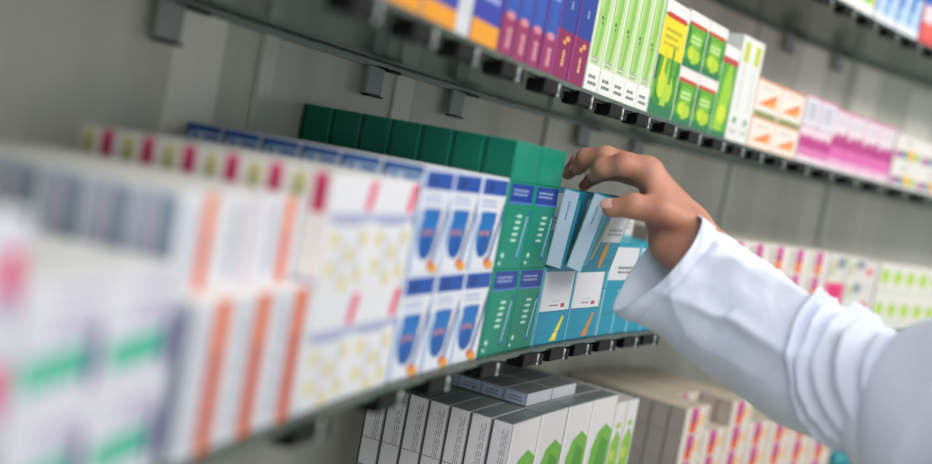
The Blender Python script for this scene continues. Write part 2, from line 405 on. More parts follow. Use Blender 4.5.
dt.lines('left', .42, .62, .58, .86, 1, '3a86c8', True, 27).rect('left', .02, .0, .06, 1, '8fd0dc').rect('front', .6, .1, .95, .2, '178ba4')
me, fl = build_carton(dt, .0985, .0185, .088, True)
def leaning(name, s, dfront, z, lean, label, yaw=0.0, group=None):
    o = bpy.data.objects.new('medicine_carton', me); COL.objects.link(o)
    f = bpy.data.objects.new('tuck_flap', fl); COL.objects.link(f); f.parent = o
    o.location = P(s, dfront, z)
    o.rotation_euler = Matrix.Rotation(heading(s)+yaw, 3, 'Z').to_euler()
    m = Matrix.Rotation(heading(s)+yaw, 3, 'Z') @ Matrix.Rotation(lean, 3, 'X')
    o.rotation_euler = m.to_euler()
    tag(o, label, 'box', group)
leaning('b', 1.548, -.041, ZM+.0935, math.radians(11), 'teal and white carton tilted forward, pinched under the thumb')
leaning('b', 1.548, -.017, ZM+.0925, math.radians(4), 'teal and white carton just behind the one under the thumb')
o = bpy.data.objects.new('medicine_carton', me); COL.objects.link(o); f = bpy.data.objects.new('tuck_flap', fl); COL.objects.link(f); f.parent = o
o.location = P(1.549, .028, ZM+.0925); o.rotation_euler = (0, 0, heading(1.59)); tag(o, 'upright teal and white carton at the back of the gap by the fingertips', 'box')
# right of the teal cartons
d = Design('1490ae', 'b9d9e4', '2aacc2').rect('front', 0, 0, .04, 1, '8dd4e0').rect('front', .5, 0, .54, 1, '7ccbd9').rect('front', .1, .4, .4, .5, '1788a0')
stack('plain teal carton partly behind the white cuff', 'plain teal cartons beside the cuff', d, 1.750, .001, ZM, .10, .05, .062, 2, 1, 4, nl_total=2)
d = Design('d9dde2', 'b9d9e4', '2aacc2').rect('front', 0, 0, 1, .18, '1490ae').rect('front', 0, .9, 1, 1, '1490ae').rect('front', 0, 0, .06, 1, '4cb8cc').lines('front', .35, .3, .85, .5, 2, '6b6470', seed=31)
stack('white panelled teal carton below the wrist', 'white panelled cartons below the wrist', d, 1.750, .001, ZM+.062, .10, .05, .0615, 2, 1, 4, lift0=1, nl_total=2)
d = Design('dcd6d0', 'c9c9c4', 'd9d6cf').lines('front', .1, .3, .9, .75, 3, '9c8f8c', seed=33).rect('front', 0, 0, 1, .12, '8fc3c8')
stack('pale beige printed carton behind the thumb', 'pale cartons behind the thumb', d, 1.76, .06, ZM+.1237, .095, .045, .038, 2, 1, 3)
# pink and orange striped, beyond the arm
def pinkbox(ratio=1.0, body='e4ded6', left='8f8a84'):
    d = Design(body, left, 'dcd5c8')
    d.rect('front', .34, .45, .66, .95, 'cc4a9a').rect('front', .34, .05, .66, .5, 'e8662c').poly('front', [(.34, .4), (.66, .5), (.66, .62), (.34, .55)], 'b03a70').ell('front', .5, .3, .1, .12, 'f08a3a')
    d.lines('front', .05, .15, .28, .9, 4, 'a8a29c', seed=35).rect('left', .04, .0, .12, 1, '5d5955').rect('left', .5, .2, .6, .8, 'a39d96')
    return d
stack('white carton with pink and orange stripe', 'pink striped cartons beyond the sleeve', pinkbox(), 2.010, .001, ZM, .085, .06, .0477, 7, 3, 3)
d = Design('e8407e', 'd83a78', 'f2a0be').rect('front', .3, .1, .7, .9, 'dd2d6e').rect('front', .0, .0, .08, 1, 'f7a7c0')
stack('magenta carton behind the bend of the sleeve', 'magenta cartons behind the sleeve', d, 2.609, .001, ZM, .078, .06, .0860, 1, 1, 3)
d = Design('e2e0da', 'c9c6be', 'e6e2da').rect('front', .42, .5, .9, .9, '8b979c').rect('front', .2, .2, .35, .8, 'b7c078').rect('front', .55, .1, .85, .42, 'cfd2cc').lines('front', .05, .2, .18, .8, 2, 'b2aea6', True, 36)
stack('white carton with grey and olive marks', 'white cartons with grey marks', d, 2.609, .001, ZM+.086, .078, .06, .0560, 1, 1, 3)
stack('white carton with grey and olive marks, beside the magenta one', 'white cartons with grey marks', d, 2.690, .001, ZM, .078, .06, .0470, 1, 3, 3)
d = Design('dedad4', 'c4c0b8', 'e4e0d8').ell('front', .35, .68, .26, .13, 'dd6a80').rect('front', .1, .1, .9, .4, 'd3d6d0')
stack('white carton with round pink spot', 'white cartons with a pink spot', d, 2.771, .004, ZM, .052, .06, .0680, 1, 2, 3)
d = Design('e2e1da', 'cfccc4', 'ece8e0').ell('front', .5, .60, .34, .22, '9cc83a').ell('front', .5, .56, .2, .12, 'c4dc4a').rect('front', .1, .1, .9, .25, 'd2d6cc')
stack('white carton with round lime green mark', 'lime marked cartons at the right', d, 2.826, .001, ZM, .055, .06, .0690, 8, 2, 3)

# --- upper shelf
d = Design('2a3ea4', 'e6d9d6', '3a3f9c').rect('front', 0, 0, 1, .10, 'f2a01e').poly('front', [(0, .10), (.5, .10), (1, .14), (1, .26), (.5, .18), (0, .18)], '3346a8')
d.ell('front', .3, .5, .16, .09, '8e8fd8').ell('front', .72, .36, .12, .07, '2a62c4').rect('front', .15, .62, .85, .8, '7a7fd0').lines('front', .2, .26, .8, .34, 1, 'a9a2dd', seed=41)
stack('blue carton with orange base', 'blue cartons with orange bases', d, 1.052, .001, ZU, .0755, .06, .165, 2, 1, 4)
d = Design('dcdde2', 'd3d5dc', 'dcdde2').lines('front', .3, .1, .7, .9, 1, 'bfc2cc', True, 42)
stack('narrow white carton between two blue ones', 'narrow white cartons on the upper shelf', d, 1.2045, .001, ZU, .030, .06, .165, 1, 1, 4)
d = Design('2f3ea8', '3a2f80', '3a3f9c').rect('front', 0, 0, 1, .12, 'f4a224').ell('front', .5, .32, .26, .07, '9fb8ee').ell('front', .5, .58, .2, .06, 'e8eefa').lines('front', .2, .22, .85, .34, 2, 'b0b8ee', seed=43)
stack('blue carton with orange base beside purple ones', 'blue cartons with orange bases', d, 1.2355, .001, ZU, .0675, .06, .165, 1, 1, 4)
d = Design('9a2c62', '8a2a66', '6a3a9a').rect('front', 0, .21, 1, 1, '2454b0').rect('front', 0, .21, .15, 1, '4a3a9a').rect('front', 0, 0, .12, .21, '7d2360')
d.lines('front', .4, .04, .75, .16, 1, 'd99aa6', True, 44, .8).ell('front', .55, .21, .3, .022, 'd8869a').lines('front', .25, .40, .8, .62, 3, '9fc0ee', seed=45).rect('front', .3, .26, .75, .34, '2f55b4')
stack('slim purple and light blue carton', 'slim purple and blue cartons', d, 1.3045, .001, ZU, .0372, .06, .175, 4, 1, 4)
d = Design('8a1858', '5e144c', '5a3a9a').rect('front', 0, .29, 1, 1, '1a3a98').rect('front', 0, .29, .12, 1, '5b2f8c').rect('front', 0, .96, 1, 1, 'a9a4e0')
d.lines('front', .45, .08, .62, .20, 1, 'f2b48c', True, 46, .8).ell('front', .66, .245, .12, .016, 'f0a860').ell('front', .50, .22, .09, .014, 'f0a860').lines('front', .5, .42, .65, .47, 1, 'b4bfee', True, 47).rect('front', .0, .0, .06, .29, 'c14a8c')
stack('magenta and deep blue carton beside green ones', 'magenta and deep blue cartons', d, 1.4545, .001, ZU, .0505, .06, .175, 2, 1, 4, flap=True)
d = Design('d0e2b6', 'd6e2cc', 'e6ecdd').poly('front', [(.12, .22), (.3, .2), (.52, .6), (.7, 1), (.3, 1), (.18, .7)], 'a6d272').poly('front', [(.35, .2), (.6, .22), (.8, .5), (.75, 1), (.6, 1), (.5, .55)], '8cc45a')
d.poly('front', [(.62, .18), (.8, .2), (.95, .5), (.92, .8)], 'bfdf94').rect('front', .0, .0, .06, 1, 'eef2ea').ell('front', .45, .45, .07, .012, '4a5a4a').ell('front', .5, .42, .05, .01, '4a5a4a')
d.rect('front', 0, 0, 1, .16, 'eef0ea').lines('front', .2, .03, .85, .11, 2, '6a746c', seed=48).lines('front', .2, .17, .7, .22, 2, 'b9c2b0', seed=49).poly('front', [(.2, .5), (.28, .5), (.38, .95), (.3, .95)], 'cfe8b0')
stack('tall white carton with green leaf blades', 'tall white cartons with green leaves', d, 1.5575, .001, ZU, .0435, .06, .185, 5, 1, 4, flap=True)
def aloe(yellow=False):
    d = Design('5fae2e', '3d8a2a', 'e8e6e2')
    d.rect('front', 0, 0, 1, .14, '1f7a4a').poly('front', [(.1, .1), (.35, .1), (.25, .5)], '2f8a2c').poly('front', [(.4, .1), (.65, .1), (.55, .55)], 'a8d23a').poly('front', [(.7, .12), (.95, .12), (.85, .5)], '2f8a2c')
    d.ell('front', .35, .28, .16, .12, 'c6de34').ell('front', .68, .25, .15, .11, 'b4d634').poly('front', [(.0, .3), (.12, .3), (.2, .7), (.05, .75)], '2c7a2c').poly('front', [(.85, .35), (1, .4), (1, .8), (.9, .75)], '3a8c30')
    if yellow:
        d.rect('front', 0, .52, 1, .86, 'eede1c').lines('front', .15, .60, .8, .78, 3, 'b8b020', seed=51).poly('front', [(.2, .3), (.32, .3), (.4, .6), (.3, .6)], 'e0da2c').poly('front', [(.6, .3), (.7, .3), (.66, .62), (.58, .62)], '3f9430')
        d.rect('front', 0, .88, 1, 1, 'ece9e6').rect('front', .1, .85, .9, .895, 'cc3a30')
    else:
        d.ell('front', .5, .52, .3, .14, '84c436').lines('front', .25, .44, .75, .6, 2, 'd9ecb0', seed=52)
        d.rect('front', 0, .80, 1, 1, 'ece9e6').rect('front', .05, .75, .92, .815, 'cc3a30')
    return d
stack('green aloe carton with yellow label and white top', 'aloe cartons on the upper shelf', aloe(True), 1.776, .001, ZU, .0885, .06, .150, 1, 1, 4, flap=True)
stack('green aloe carton with red line and white top', 'small aloe cartons, two layers', aloe(), 1.866, .001, ZU, .0745, .06, .0765, 2, 2, 4, flap=True, col_names=['left', 'right'])
d2 = Design('56a832', '3d8a2a', 'e8e6e2').poly('front', [(.1, 0), (.6, 0), (.9, .5), (.6, .9), (.3, .6)], '9ccf3c').rect('front', 0, .86, 1, 1, 'ece9e6').rect('front', 0, .8, 1, .87, 'b8443a').ell('front', .5, .25, .3, .1, 'd0e23c').rect('front', 0, 0, 1, .06, '1f7a4a')
stack('narrow green carton beside the white lime-topped pair', 'narrow green cartons', d2, 2.016, .001, ZU, .062, .06, .135, 1, 1, 4)
d = Design('e9ebe6', 'dfe2dc', 'eceee8').rect('front', .25, .76, .75, .95, 'c6d048').ell('front', .5, .2, .14, .035, '3f8a60').rect('front', .46, .3, .54, .74, 'b8bcc0').lines('front', .2, .06, .8, .13, 1, 'c4c8c0', seed=55)
stack('tall white carton with lime patch', 'tall white cartons with lime patches', d, 2.080, .001, ZU, .0435, .06, .160, 2, 1, 4, flap=True)
d = Design('f0e6dc', 'e6dcd0', 'f0a070').poly('front', [(.1, .22), (.85, .62), (.85, .30)], 'e8823a').poly('front', [(.3, .22), (.85, .44), (.85, .22)], 'f4a860').rect('front', 0, .0, 1, .08, 'f6d6bc').rect('front', 0, .94, 1, 1, 'f0b48c').lines('front', .2, .68, .7, .78, 1, 'c8b8b0', seed=56)
stack('white carton with orange triangle', 'orange triangle cartons', d, 2.170, .001, ZU, .1, .08, .0500, 2, 1, 3, nl_total=2)
d3 = Design('f0e6dc', 'e6dcd0', 'f0a070').poly('front', [(.1, .32), (.85, .72), (.85, .40)], 'e8823a').poly('front', [(.3, .32), (.85, .54), (.85, .32)], 'f4a860').rect('front', .04, .0, .96, .16, '8a9458').rect('front', 0, .94, 1, 1, 'f0b48c').lines('front', .2, .76, .7, .84, 1, 'c8b8b0', seed=56)
stack('white carton with orange triangle', 'orange triangle cartons', d3, 2.170, .001, ZU+.05, .1, .08, .0600, 2, 1, 3, lift0=1, nl_total=2)
d = Design('ecd9e2', 'e2cdd8', 'd8a0bc')
for i in range(8):
    hh = (.72, .8, .7, .78, .74, .82, .7, .76)[i]
    d.rect('front', i/8+.005, .38, (i+1)/8-.005, hh, 'c02a88').rect('front', i/8+.005, .18, (i+1)/8-.005, .42, 'e07ab8')
stack('pale carton with magenta bars along its base', 'magenta barred cartons', d, 2.371, .000, ZU, .0670, .05, .062, 2, 1, 4, nl_total=2)
dq = Design('dfdbe4', 'd2ccd8', 'd78aa0').rect('front', .0, .92, 1, 1, 'd99ab4').lines('front', .1, .25, .9, .8, 3, 'c2c0d0', seed=58).rect('front', .45, .2, .55, .8, 'b0b4c4')
stack('pale lilac carton above the magenta bars', 'pale lilac cartons', dq, 2.371, .000, ZU+.062, .0670, .05, .054, 2, 1, 4, lift0=1, nl_total=2)
d = Design('e9dbe2', 'e2cdd8', 'd78aa0')
for i in range(4):
    hh = (.55, .62, .58, .64)[i]
    d.rect('front', i/4+.01, .34, (i+1)/4-.01, hh, 'b41a7c').rect('front', i/4+.01, .16, (i+1)/4-.01, .38, 'dd62ac').rect('front', i/4+.01, .08, (i+1)/4-.01, .18, 'ebb0d4')
d.lines('front', .1, .72, .9, .9, 2, 'c9c4d4', seed=59).rect('front', 0, .95, 1, 1, 'd99ab4')
stack('tall pale carton with deep magenta bars', 'tall magenta barred cartons', d, 2.507, .001, ZU, .067, .05, .112, 4, 1, 4)
d = Design('e2dfda', 'd0ccc8', 'e6e3dd').ell('front', .14, .25, .12, .16, 'b44a9a').poly('front', [(.2, .2), (.5, .25), (.5, .42), (.25, .4)], '5a6a6a').ell('front', .58, .3, .14, .22, 'f2b83a').poly('front', [(.68, .15), (.98, .2), (.98, .4), (.72, .42)], '9cc04a').ell('front', .45, .75, .1, .08, 'b4b2ae').ell('front', .42, .2, .1, .1, '4a9ac0')
stack('white carton with rainbow coloured spots', 'rainbow spotted cartons', d, 2.783, .001, ZU, .118, .08, .0520, 3, 2, 3)

# --- top right shelf
d = Design('dfe8dc', 'c9d6c8', 'd0d8cc').poly('front', [(.0, .14), (1, .14), (.8, .9), (.2, .9)], '7fc070').rect('front', .0, 0, 1, .12, 'eef0ea').poly('front', [(.5, .14), (1, .14), (.9, .8)], 'd6d24a').poly('front', [(0, .2), (.3, .2), (.2, .8)], '3f9ab0')
stack('white based green and yellow carton on top shelf', 'green and yellow cartons on the top shelf', d, 2.39, .001, ZT, .0455, .06, .15, 4, 1, 3)
d = Design('8fb4dc', '6f98cc', 'a0bce0').rect('front', .1, .3, .9, .8, '3f78c0').rect('front', 0, 0, 1, .12, 'dfe4ec').poly('front', [(.3, .12), (.7, .12), (.9, .5), (.5, .5)], 'c4d8ec')
stack('light blue and white carton on top shelf', 'light blue cartons on the top shelf', d, 2.575, .001, ZT, .0500, .06, .15, 4, 1, 3)
d = Design('d64a4c', 'b43a3e', '2060b8').rect('front', 0, .5, 1, 1, '2060b8').rect('front', .1, .28, .9, .5, 'e8d8dc').ell('front', .5, .17, .3, .1, 'e86a5c')
stack('red based blue carton on top shelf', 'red and blue cartons on the top shelf', d, 2.778, .001, ZT, .075, .06, .15, 4, 1, 3)

# --- lowest shelf
d = Design('dbd8da', 'efe9ee', '989c9c')  # left faces coloured paler to make up for the low light there
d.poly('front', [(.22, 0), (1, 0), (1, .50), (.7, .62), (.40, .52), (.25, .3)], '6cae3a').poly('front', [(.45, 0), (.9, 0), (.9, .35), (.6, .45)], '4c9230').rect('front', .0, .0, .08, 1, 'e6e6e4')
d.lines('left', .55, .35, .85, .92, 3, 'a29a9f', True, 62, .35).rect('left', .0, .0, .10, 1, '55504e').rect('left', .12, .335, .98, .345, '9a9498').rect('top', .05, .1, .95, .88, '8f9492').rect('top', .3, .3, .6, .6, '767b79')  # grey tops, like the flap colour below, hold a painted dark reflection
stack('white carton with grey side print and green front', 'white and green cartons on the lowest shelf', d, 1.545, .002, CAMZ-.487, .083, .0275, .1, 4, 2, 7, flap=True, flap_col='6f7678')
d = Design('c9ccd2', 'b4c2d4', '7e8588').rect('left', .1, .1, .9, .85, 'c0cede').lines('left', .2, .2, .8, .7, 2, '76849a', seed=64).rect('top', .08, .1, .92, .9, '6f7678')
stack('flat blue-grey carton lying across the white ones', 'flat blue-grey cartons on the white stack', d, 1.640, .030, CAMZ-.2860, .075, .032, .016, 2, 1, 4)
d = Design('dadada', 'b4b0b0', 'c6c6c2').poly('front', [(.1, 0), (.9, 0), (.9, .45), (.5, .6), (.1, .4)], '86b83c').rect('front', .3, .62, .7, .7, '9cc04a').rect('front', .2, .15, .6, .3, 'b8d04a')
stack('narrow white carton with lime green front', 'narrow lime fronted cartons on the lowest shelf', d, 1.879, .002, CAMZ-.5, .039, .045, .1, 2, 2, 5)
def lpink(): 
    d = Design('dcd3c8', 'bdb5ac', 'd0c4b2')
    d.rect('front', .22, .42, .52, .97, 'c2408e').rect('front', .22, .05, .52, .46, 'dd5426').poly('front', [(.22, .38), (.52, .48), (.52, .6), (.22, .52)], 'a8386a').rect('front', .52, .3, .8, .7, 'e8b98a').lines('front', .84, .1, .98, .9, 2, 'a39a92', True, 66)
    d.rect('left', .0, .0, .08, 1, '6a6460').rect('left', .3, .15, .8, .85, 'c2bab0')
    return d
stack('beige carton with pink and orange stripe below sleeve', 'pink striped cartons on the lowest shelf', lpink(), 2.150, .002, CAMZ-.513, .0900, .032, .0450, 7, 3, 7, nl_total=4)
stack('beige carton with pink and orange stripe below sleeve', 'pink striped cartons on the lowest shelf', lpink(), 2.150, .002, CAMZ-.378, .0900, .032, .0450, 3, 1, 7, lift0=3, nl_total=4, skip=((1, 0, 0), (1, 0, 1)))
d = Design('178f9c', '137a86', '2aa0ac').rect('front', .1, .2, .9, .5, '0f7a88').rect('front', .2, .7, .5, .85, '8ec8cc')
stack('teal carton under the elbow of the sleeve', 'teal cartons under the elbow', d, 2.80, .002, CAMZ-.5, .075, .05, .036, 3, 1, 4)

# ------------------------------------------------------------------ the person
def surface_net(sdf, lo, hi, h):
    """mesh of the zero set of a vectorised distance function"""
    lo = np.array(lo); hi = np.array(hi); n = np.ceil((hi-lo)/h).astype(int)+1
    ax = [lo[i]+h*np.arange(n[i]) for i in range(3)]
    X, Y, Z = np.meshgrid(*ax, indexing='ij')
    V = sdf(X, Y, Z)
    ins = V < 0
    c = n-1
    acc = np.zeros(tuple(c)+(3,)); cnt = np.zeros(tuple(c))
    sl = lambda o: tuple(slice(o[i], o[i]+c[i]) for i in range(3))
    corners = [(a, b, d) for a in (0, 1) for b in (0, 1) for d in (0, 1)]
    for a in corners:
        for ax_ in range(3):
            if a[ax_]: continue
            b = list(a); b[ax_] = 1
            va, vb = V[sl(a)], V[sl(b)]
            cross = (va < 0) != (vb < 0)
            t = np.where(cross, va/np.where(va == vb, 1, va-vb), 0)
            for k in range(3):
                acc[..., k] += np.where(cross, a[k]+(t if k == ax_ else 0), 0)
            cnt += cross
    act = cnt > 0
    idx = -np.ones(tuple(c), int); idx[act] = np.arange(act.sum())
    base = np.argwhere(act)
    verts = lo+h*(base+acc[act]/cnt[act][:, None])
    faces = []
    for ax_ in range(3):
        u, v = (ax_+1) % 3, (ax_+2) % 3
        e = np.zeros(3, int); e[ax_] = 1
        A = ins[:-1, :, :] if ax_ == 0 else ins[:, :-1, :] if ax_ == 1 else ins[:, :, :-1]
        B = ins[1:, :, :] if ax_ == 0 else ins[:, 1:, :] if ax_ == 1 else ins[:, :, 1:]
        q = np.argwhere(A != B)
        q = q[(q[:, u] > 0) & (q[:, v] > 0) & (q[:, u] < c[u]) & (q[:, v] < c[v])]
        eu = np.zeros(3, int); eu[u] = 1; ev = np.zeros(3, int); ev[v] = 1
        def g(p): return idx[p[:, 0], p[:, 1], p[:, 2]]
        f = np.stack([g(q-eu-ev), g(q-ev), g(q), g(q-eu)], 1)
        flip = ~A[q[:, 0], q[:, 1], q[:, 2]]
        f[flip] = f[flip][:, ::-1]
        faces.append(f)
    return verts, np.concatenate(faces)
def capsules_sdf(caps, k):
    def fn(X, Y, Z):
        acc = np.zeros_like(X)
        for (a, b, ra, rb) in caps:
            a = np.array(a); ab = np.array(b)-a; L = ab@ab+1e-12
            t = np.clip(((X-a[0])*ab[0]+(Y-a[1])*ab[1]+(Z-a[2])*ab[2])/L, 0, 1)
            dd = np.sqrt((X-a[0]-t*ab[0])**2+(Y-a[1]-t*ab[1])**2+(Z-a[2]-t*ab[2])**2)-(ra+(rb-ra)*t)
            acc += np.exp(-np.clip(dd/k, -60, 60))
        return -k*np.log(acc)
    return fn

def smin(a, b, k):
    h = np.clip(.5+.5*(b-a)/k, 0, 1)
    return b*(1-h)+a*h-k*h*(1-h)
# joints of the reaching right arm
wr_a, wr_b = at(688, 226, 1.200), at(671, 244, 1.195)
palm_top = dict(i=at(649, 171, 1.205), m=at(648, 168, 1.228), r=at(647, 171, 1.250), p=at(650, 180, 1.268))
CH = dict(
 i=[at(651, 172, 1.205), at(624, 164, 1.203), at(604, 167, 1.214), at(595, 174, 1.228)],
 m=[at(646, 168, 1.228), at(606, 157, 1.234), at(586, 158, 1.250), at(578, 168, 1.264)],
 r=[at(645, 172, 1.250), at(600, 160, 1.262), at(579, 163, 1.280), at(568, 173, 1.292)],
 p=[at(648, 181, 1.268), at(612, 172, 1.290), at(594, 177, 1.303), at(584, 186, 1.310)])
RAD = dict(i=(.0135, .0122, .0112, .0092), m=(.013, .0115, .0104, .0086), r=(.0125, .0108, .0098, .0080), p=(.011, .0092, .0082, .0066))
TH = [at(684, 224, 1.185), at(661, 211, 1.172), at(633, 206, 1.172), at(611, 208, 1.180)]
TR = (.0185, .0158, .0125, .0100)
elbow = at(838, 382, 1.05)
def hand_sdf(X, Y, Z):
    f = None
    parts = []
    palm = [(tuple(wr_a), tuple(palm_top[k]), .0185, .0125) for k in 'imrp'] + [(tuple(wr_b), tuple(palm_top[k]), .018, .0125) for k in 'rp'] + [(tuple(wr_b), tuple(at(664, 215, 1.215)), .0185, .020)]
    palm += [(tuple(palm_top['i']), tuple(palm_top['p']), .0120, .011)]
    f = capsules_sdf(palm, .0035)(X, Y, Z)
    thumb = capsules_sdf([(tuple(TH[i]), tuple(TH[i+1]), TR[i], TR[i+1]) for i in range(3)]+[(tuple(TH[2]), tuple(TH[2]), .0131, .0131)], .0016)(X, Y, Z)
    f = smin(f, thumb, .012)
    web = capsules_sdf([(tuple(TH[1]), tuple(palm_top['i']), .0105, .0105)], .002)(X, Y, Z)
    f = smin(f, web, .010)
    for k in 'imrp':
        c = CH[k]; r = RAD[k]
        g = capsules_sdf([(tuple(c[i]), tuple(c[i+1]), r[i], r[i+1]) for i in range(3)]+[(tuple(c[1]), tuple(c[1]), r[1]*1.07, r[1]*1.07), (tuple(c[2]), tuple(c[2]), r[2]*1.05, r[2]*1.05)], .0013)(X, Y, Z)
        f = smin(f, g, .0045)
    arm = capsules_sdf([(tuple(wr_a), tuple(elbow+Vector((0, .01, .012))), .0205, .028), (tuple(wr_b), tuple(elbow+Vector((0, .0, -.012))), .0205, .028)], .006)(X, Y, Z)
    f = smin(f, arm, .012)
    # tendon ridges on the wrist
    return f
allp = [v for c in CH.values() for v in c]+TH+[wr_a, wr_b, elbow]
lo = [min(v[i] for v in allp)-.05 for i in range(3)]; hi = [max(v[i] for v in allp)+.05 for i in range(3)]
V1, F1 = surface_net(hand_sdf, lo, hi, .0019)

shoulder = at(1035, 372, .93)
bx, by = shoulder.x+.03, shoulder.y-.20            # axis of the trunk
zs = shoulder.z
def T(x, y, z): return (bx+x, by+y, z)
# faces towards -x; right arm (+y side) reaches out, left arm hangs
body = [
 (tuple(elbow), tuple(shoulder), .034, .050),
 (T(0, .12, zs-.01), T(0, -.12, zs-.01), .052, .052), (T(0, 0, zs+.02), T(0, 0, zs+.14), .056, .050),
 (T(0, .07, zs-.05), T(0, .07, zs-.40), .10, .09), (T(0, -.07, zs-.05), T(0, -.07, zs-.40), .10, .09),
 (T(0, .08, zs-.42), T(0, .09, .50), .095, .062), (T(0, -.08, zs-.42), T(0, -.09, .50), .095, .062),
 (T(0, .09, .50), T(.01, .09, .10), .060, .040), (T(0, -.09, .50), T(.01, -.09, .10), .060, .040),
 (T(.02, .09, .05), T(-.12, .10, .035), .04, .032), (T(.02, -.09, .05), T(-.12, -.10, .035), .04, .032),
 (T(0, -.17, zs-.03), T(.03, -.24, zs-.30), .044, .038), (T(.03, -.24, zs-.30), T(-.02, -.25, zs-.54), .038, .027),
 (T(-.02, -.25, zs-.54), T(-.035, -.25, zs-.62), .034, .03), 
]
for j, (a, l) in enumerate(((-.030, .075), (-.012, .085), (.006, .08), (.022, .065))):
    body.append((T(-.035+a, -.25, zs-.64), T(-.05+a, -.245, zs-.66-l), .0095, .0075))
body.append((T(-.07, -.24, zs-.60), T(-.095, -.225, zs-.66), .012, .0085))
head = [(T(.012, 0, zs+.250), T(.0, 0, zs+.255), .088, .086), (T(-.022, 0, zs+.235), T(-.022, 0, zs+.195), .070, .066), (T(-.030, 0, zs+.175), T(-.046, 0, zs+.152), .056, .044),
 (T(-.088, 0, zs+.228), T(-.108, 0, zs+.192), .007, .0115), (T(-.100, .009, zs+.188), T(-.100, -.009, zs+.188), .007, .007), (T(-.078, .034, zs+.252), T(-.078, -.034, zs+.252), .014, .014),
 (T(-.066, .038, zs+.196), T(-.066, -.038, zs+.196), .020, .020), (T(-.080, 0, zs+.132), T(-.076, 0, zs+.126), .016, .016), (T(-.089, .013, zs+.160), T(-.089, -.013, zs+.160), .008, .008),
 (T(.0, .080, zs+.228), T(.004, .082, zs+.196), .014, .009), (T(.0, -.080, zs+.228), T(.004, -.082, zs+.196), .014, .009), (T(.01, 0, zs+.02), T(.005, 0, zs+.16), .056, .054)]
def head_sdf(X, Y, Z):
    f = capsules_sdf(head, .004)(X, Y, Z)
    for sg in (1, -1):
        c = T(-.094, .033*sg, zs+.229)
        so = np.sqrt((X-c[0])**2+(Y-c[1])**2+((Z-c[2])*1.35)**2)-.0165
        f = -smin(-f, so, .006)
    return f
V3, F3 = surface_net(head_sdf, T(-.15, -.13, zs-.06), T(.13, .13, zs+.38), .0042)
bl = [min(min(a[i], b[i]) for a, b, _, _ in body)-.13 for i in range(3)]; bh = [max(max(a[i], b[i]) for a, b, _, _ in body)+.13 for i in range(3)]
bl[2] = -.01
V2, F2 = surface_net(capsules_sdf(body, .012), bl, bh, .0105)
me = bpy.data.meshes.new('body')
me.from_pydata(np.concatenate([V1, V2, V3]).tolist(), [], np.concatenate([F1, F2+len(V1), F3+len(V1)+len(V2)]).tolist())

def skin_material():
    m = bpy.data.materials.new('skin'); m.use_nodes = True
    nt = m.node_tree; b = nt.nodes['Principled BSDF']
    no = nt.nodes.new('ShaderNodeTexNoise'); no.inputs['Scale'].default_value = 28; no.inputs['Detail'].default_value = 5
    tc = nt.nodes.new('ShaderNodeTexCoord'); nt.links.new(tc.outputs['Object'], no.inputs['Vector'])
    rp = nt.nodes.new('ShaderNodeValToRGB'); rp.color_ramp.elements[0].position = .35; rp.color_ramp.elements[1].position = .68
    rp.color_ramp.elements[0].color = hexc('b07660'); rp.color_ramp.elements[1].color = hexc('c69078')
    nt.links.new(no.outputs['Fac'], rp.inputs[0]); nt.links.new(rp.outputs[0], b.inputs['Base Color'])
    b.inputs['Roughness'].default_value = .5; b.inputs['Subsurface Weight'].default_value = .12
    b.inputs['Subsurface Radius'].default_value = (.012, .004, .002); b.inputs['Subsurface Scale'].default_value = .4
    n2 = nt.nodes.new('ShaderNodeTexVoronoi'); n2.inputs['Scale'].default_value = 420
    bp = nt.nodes.new('ShaderNodeBump'); bp.inputs['Strength'].default_value = .25; bp.inputs['Distance'].default_value = .0008
    nt.links.new(tc.outputs['Object'], n2.inputs['Vector'])
    nt.links.new(n2.outputs['Distance'], bp.inputs['Height']); nt.links.new(bp.outputs['Normal'], b.inputs['Normal'])
    return m
SKIN = skin_material()
person = empty('person', (bx, by, 0))
tag(person, 'person in a white lab coat reaching one hand to the teal cartons', 'person')
def child(name, me, mats, smooth=True):
    o = link(name, me, mats, None, smooth); o.parent = person
    o.matrix_parent_inverse = Matrix.Translation(-person.location)
    return o
body_o = child('body', me, [SKIN])
sm = body_o.modifiers.new('smooth', 'SMOOTH'); sm.factor = .5; sm.iterations = 2
# thumb nail
def nail(tip, prev, upv, r, name='fingernail'):
    ax = (tip-prev).normalized(); n = (upv-ax*upv.dot(ax)).normalized(); sd = ax.cross(n)
    bm = bmesh.new(); bmesh.ops.create_uvsphere(bm, u_segments=16, v_segments=10, radius=1)
    M = Matrix(((ax.x, sd.x, n.x), (ax.y, sd.y, n.y), (ax.z, sd.z, n.z)))
    for v in bm.verts: v.co = M @ Vector((v.co.x*r*.95, v.co.y*r*.72, v.co.z*r*.22))+tip+n*r*.82+ax*r*.15
    m2 = bpy.data.meshes.new(name); bm.to_mesh(m2); bm.free()
    o = child(name, m2, [mat('d9a898', .25, name='nail')]); o.parent = body_o; o.matrix_parent_inverse = Matrix.Identity(4)
    o['label'] = 'pale pink nail'
nail(TH[3], TH[2], Vector((.2, -.7, .6)), TR[3])
for k in 'imr':
    nail(CH[k][3], CH[k][2], Vector((-.8, -.2, .5)), RAD[k][3])

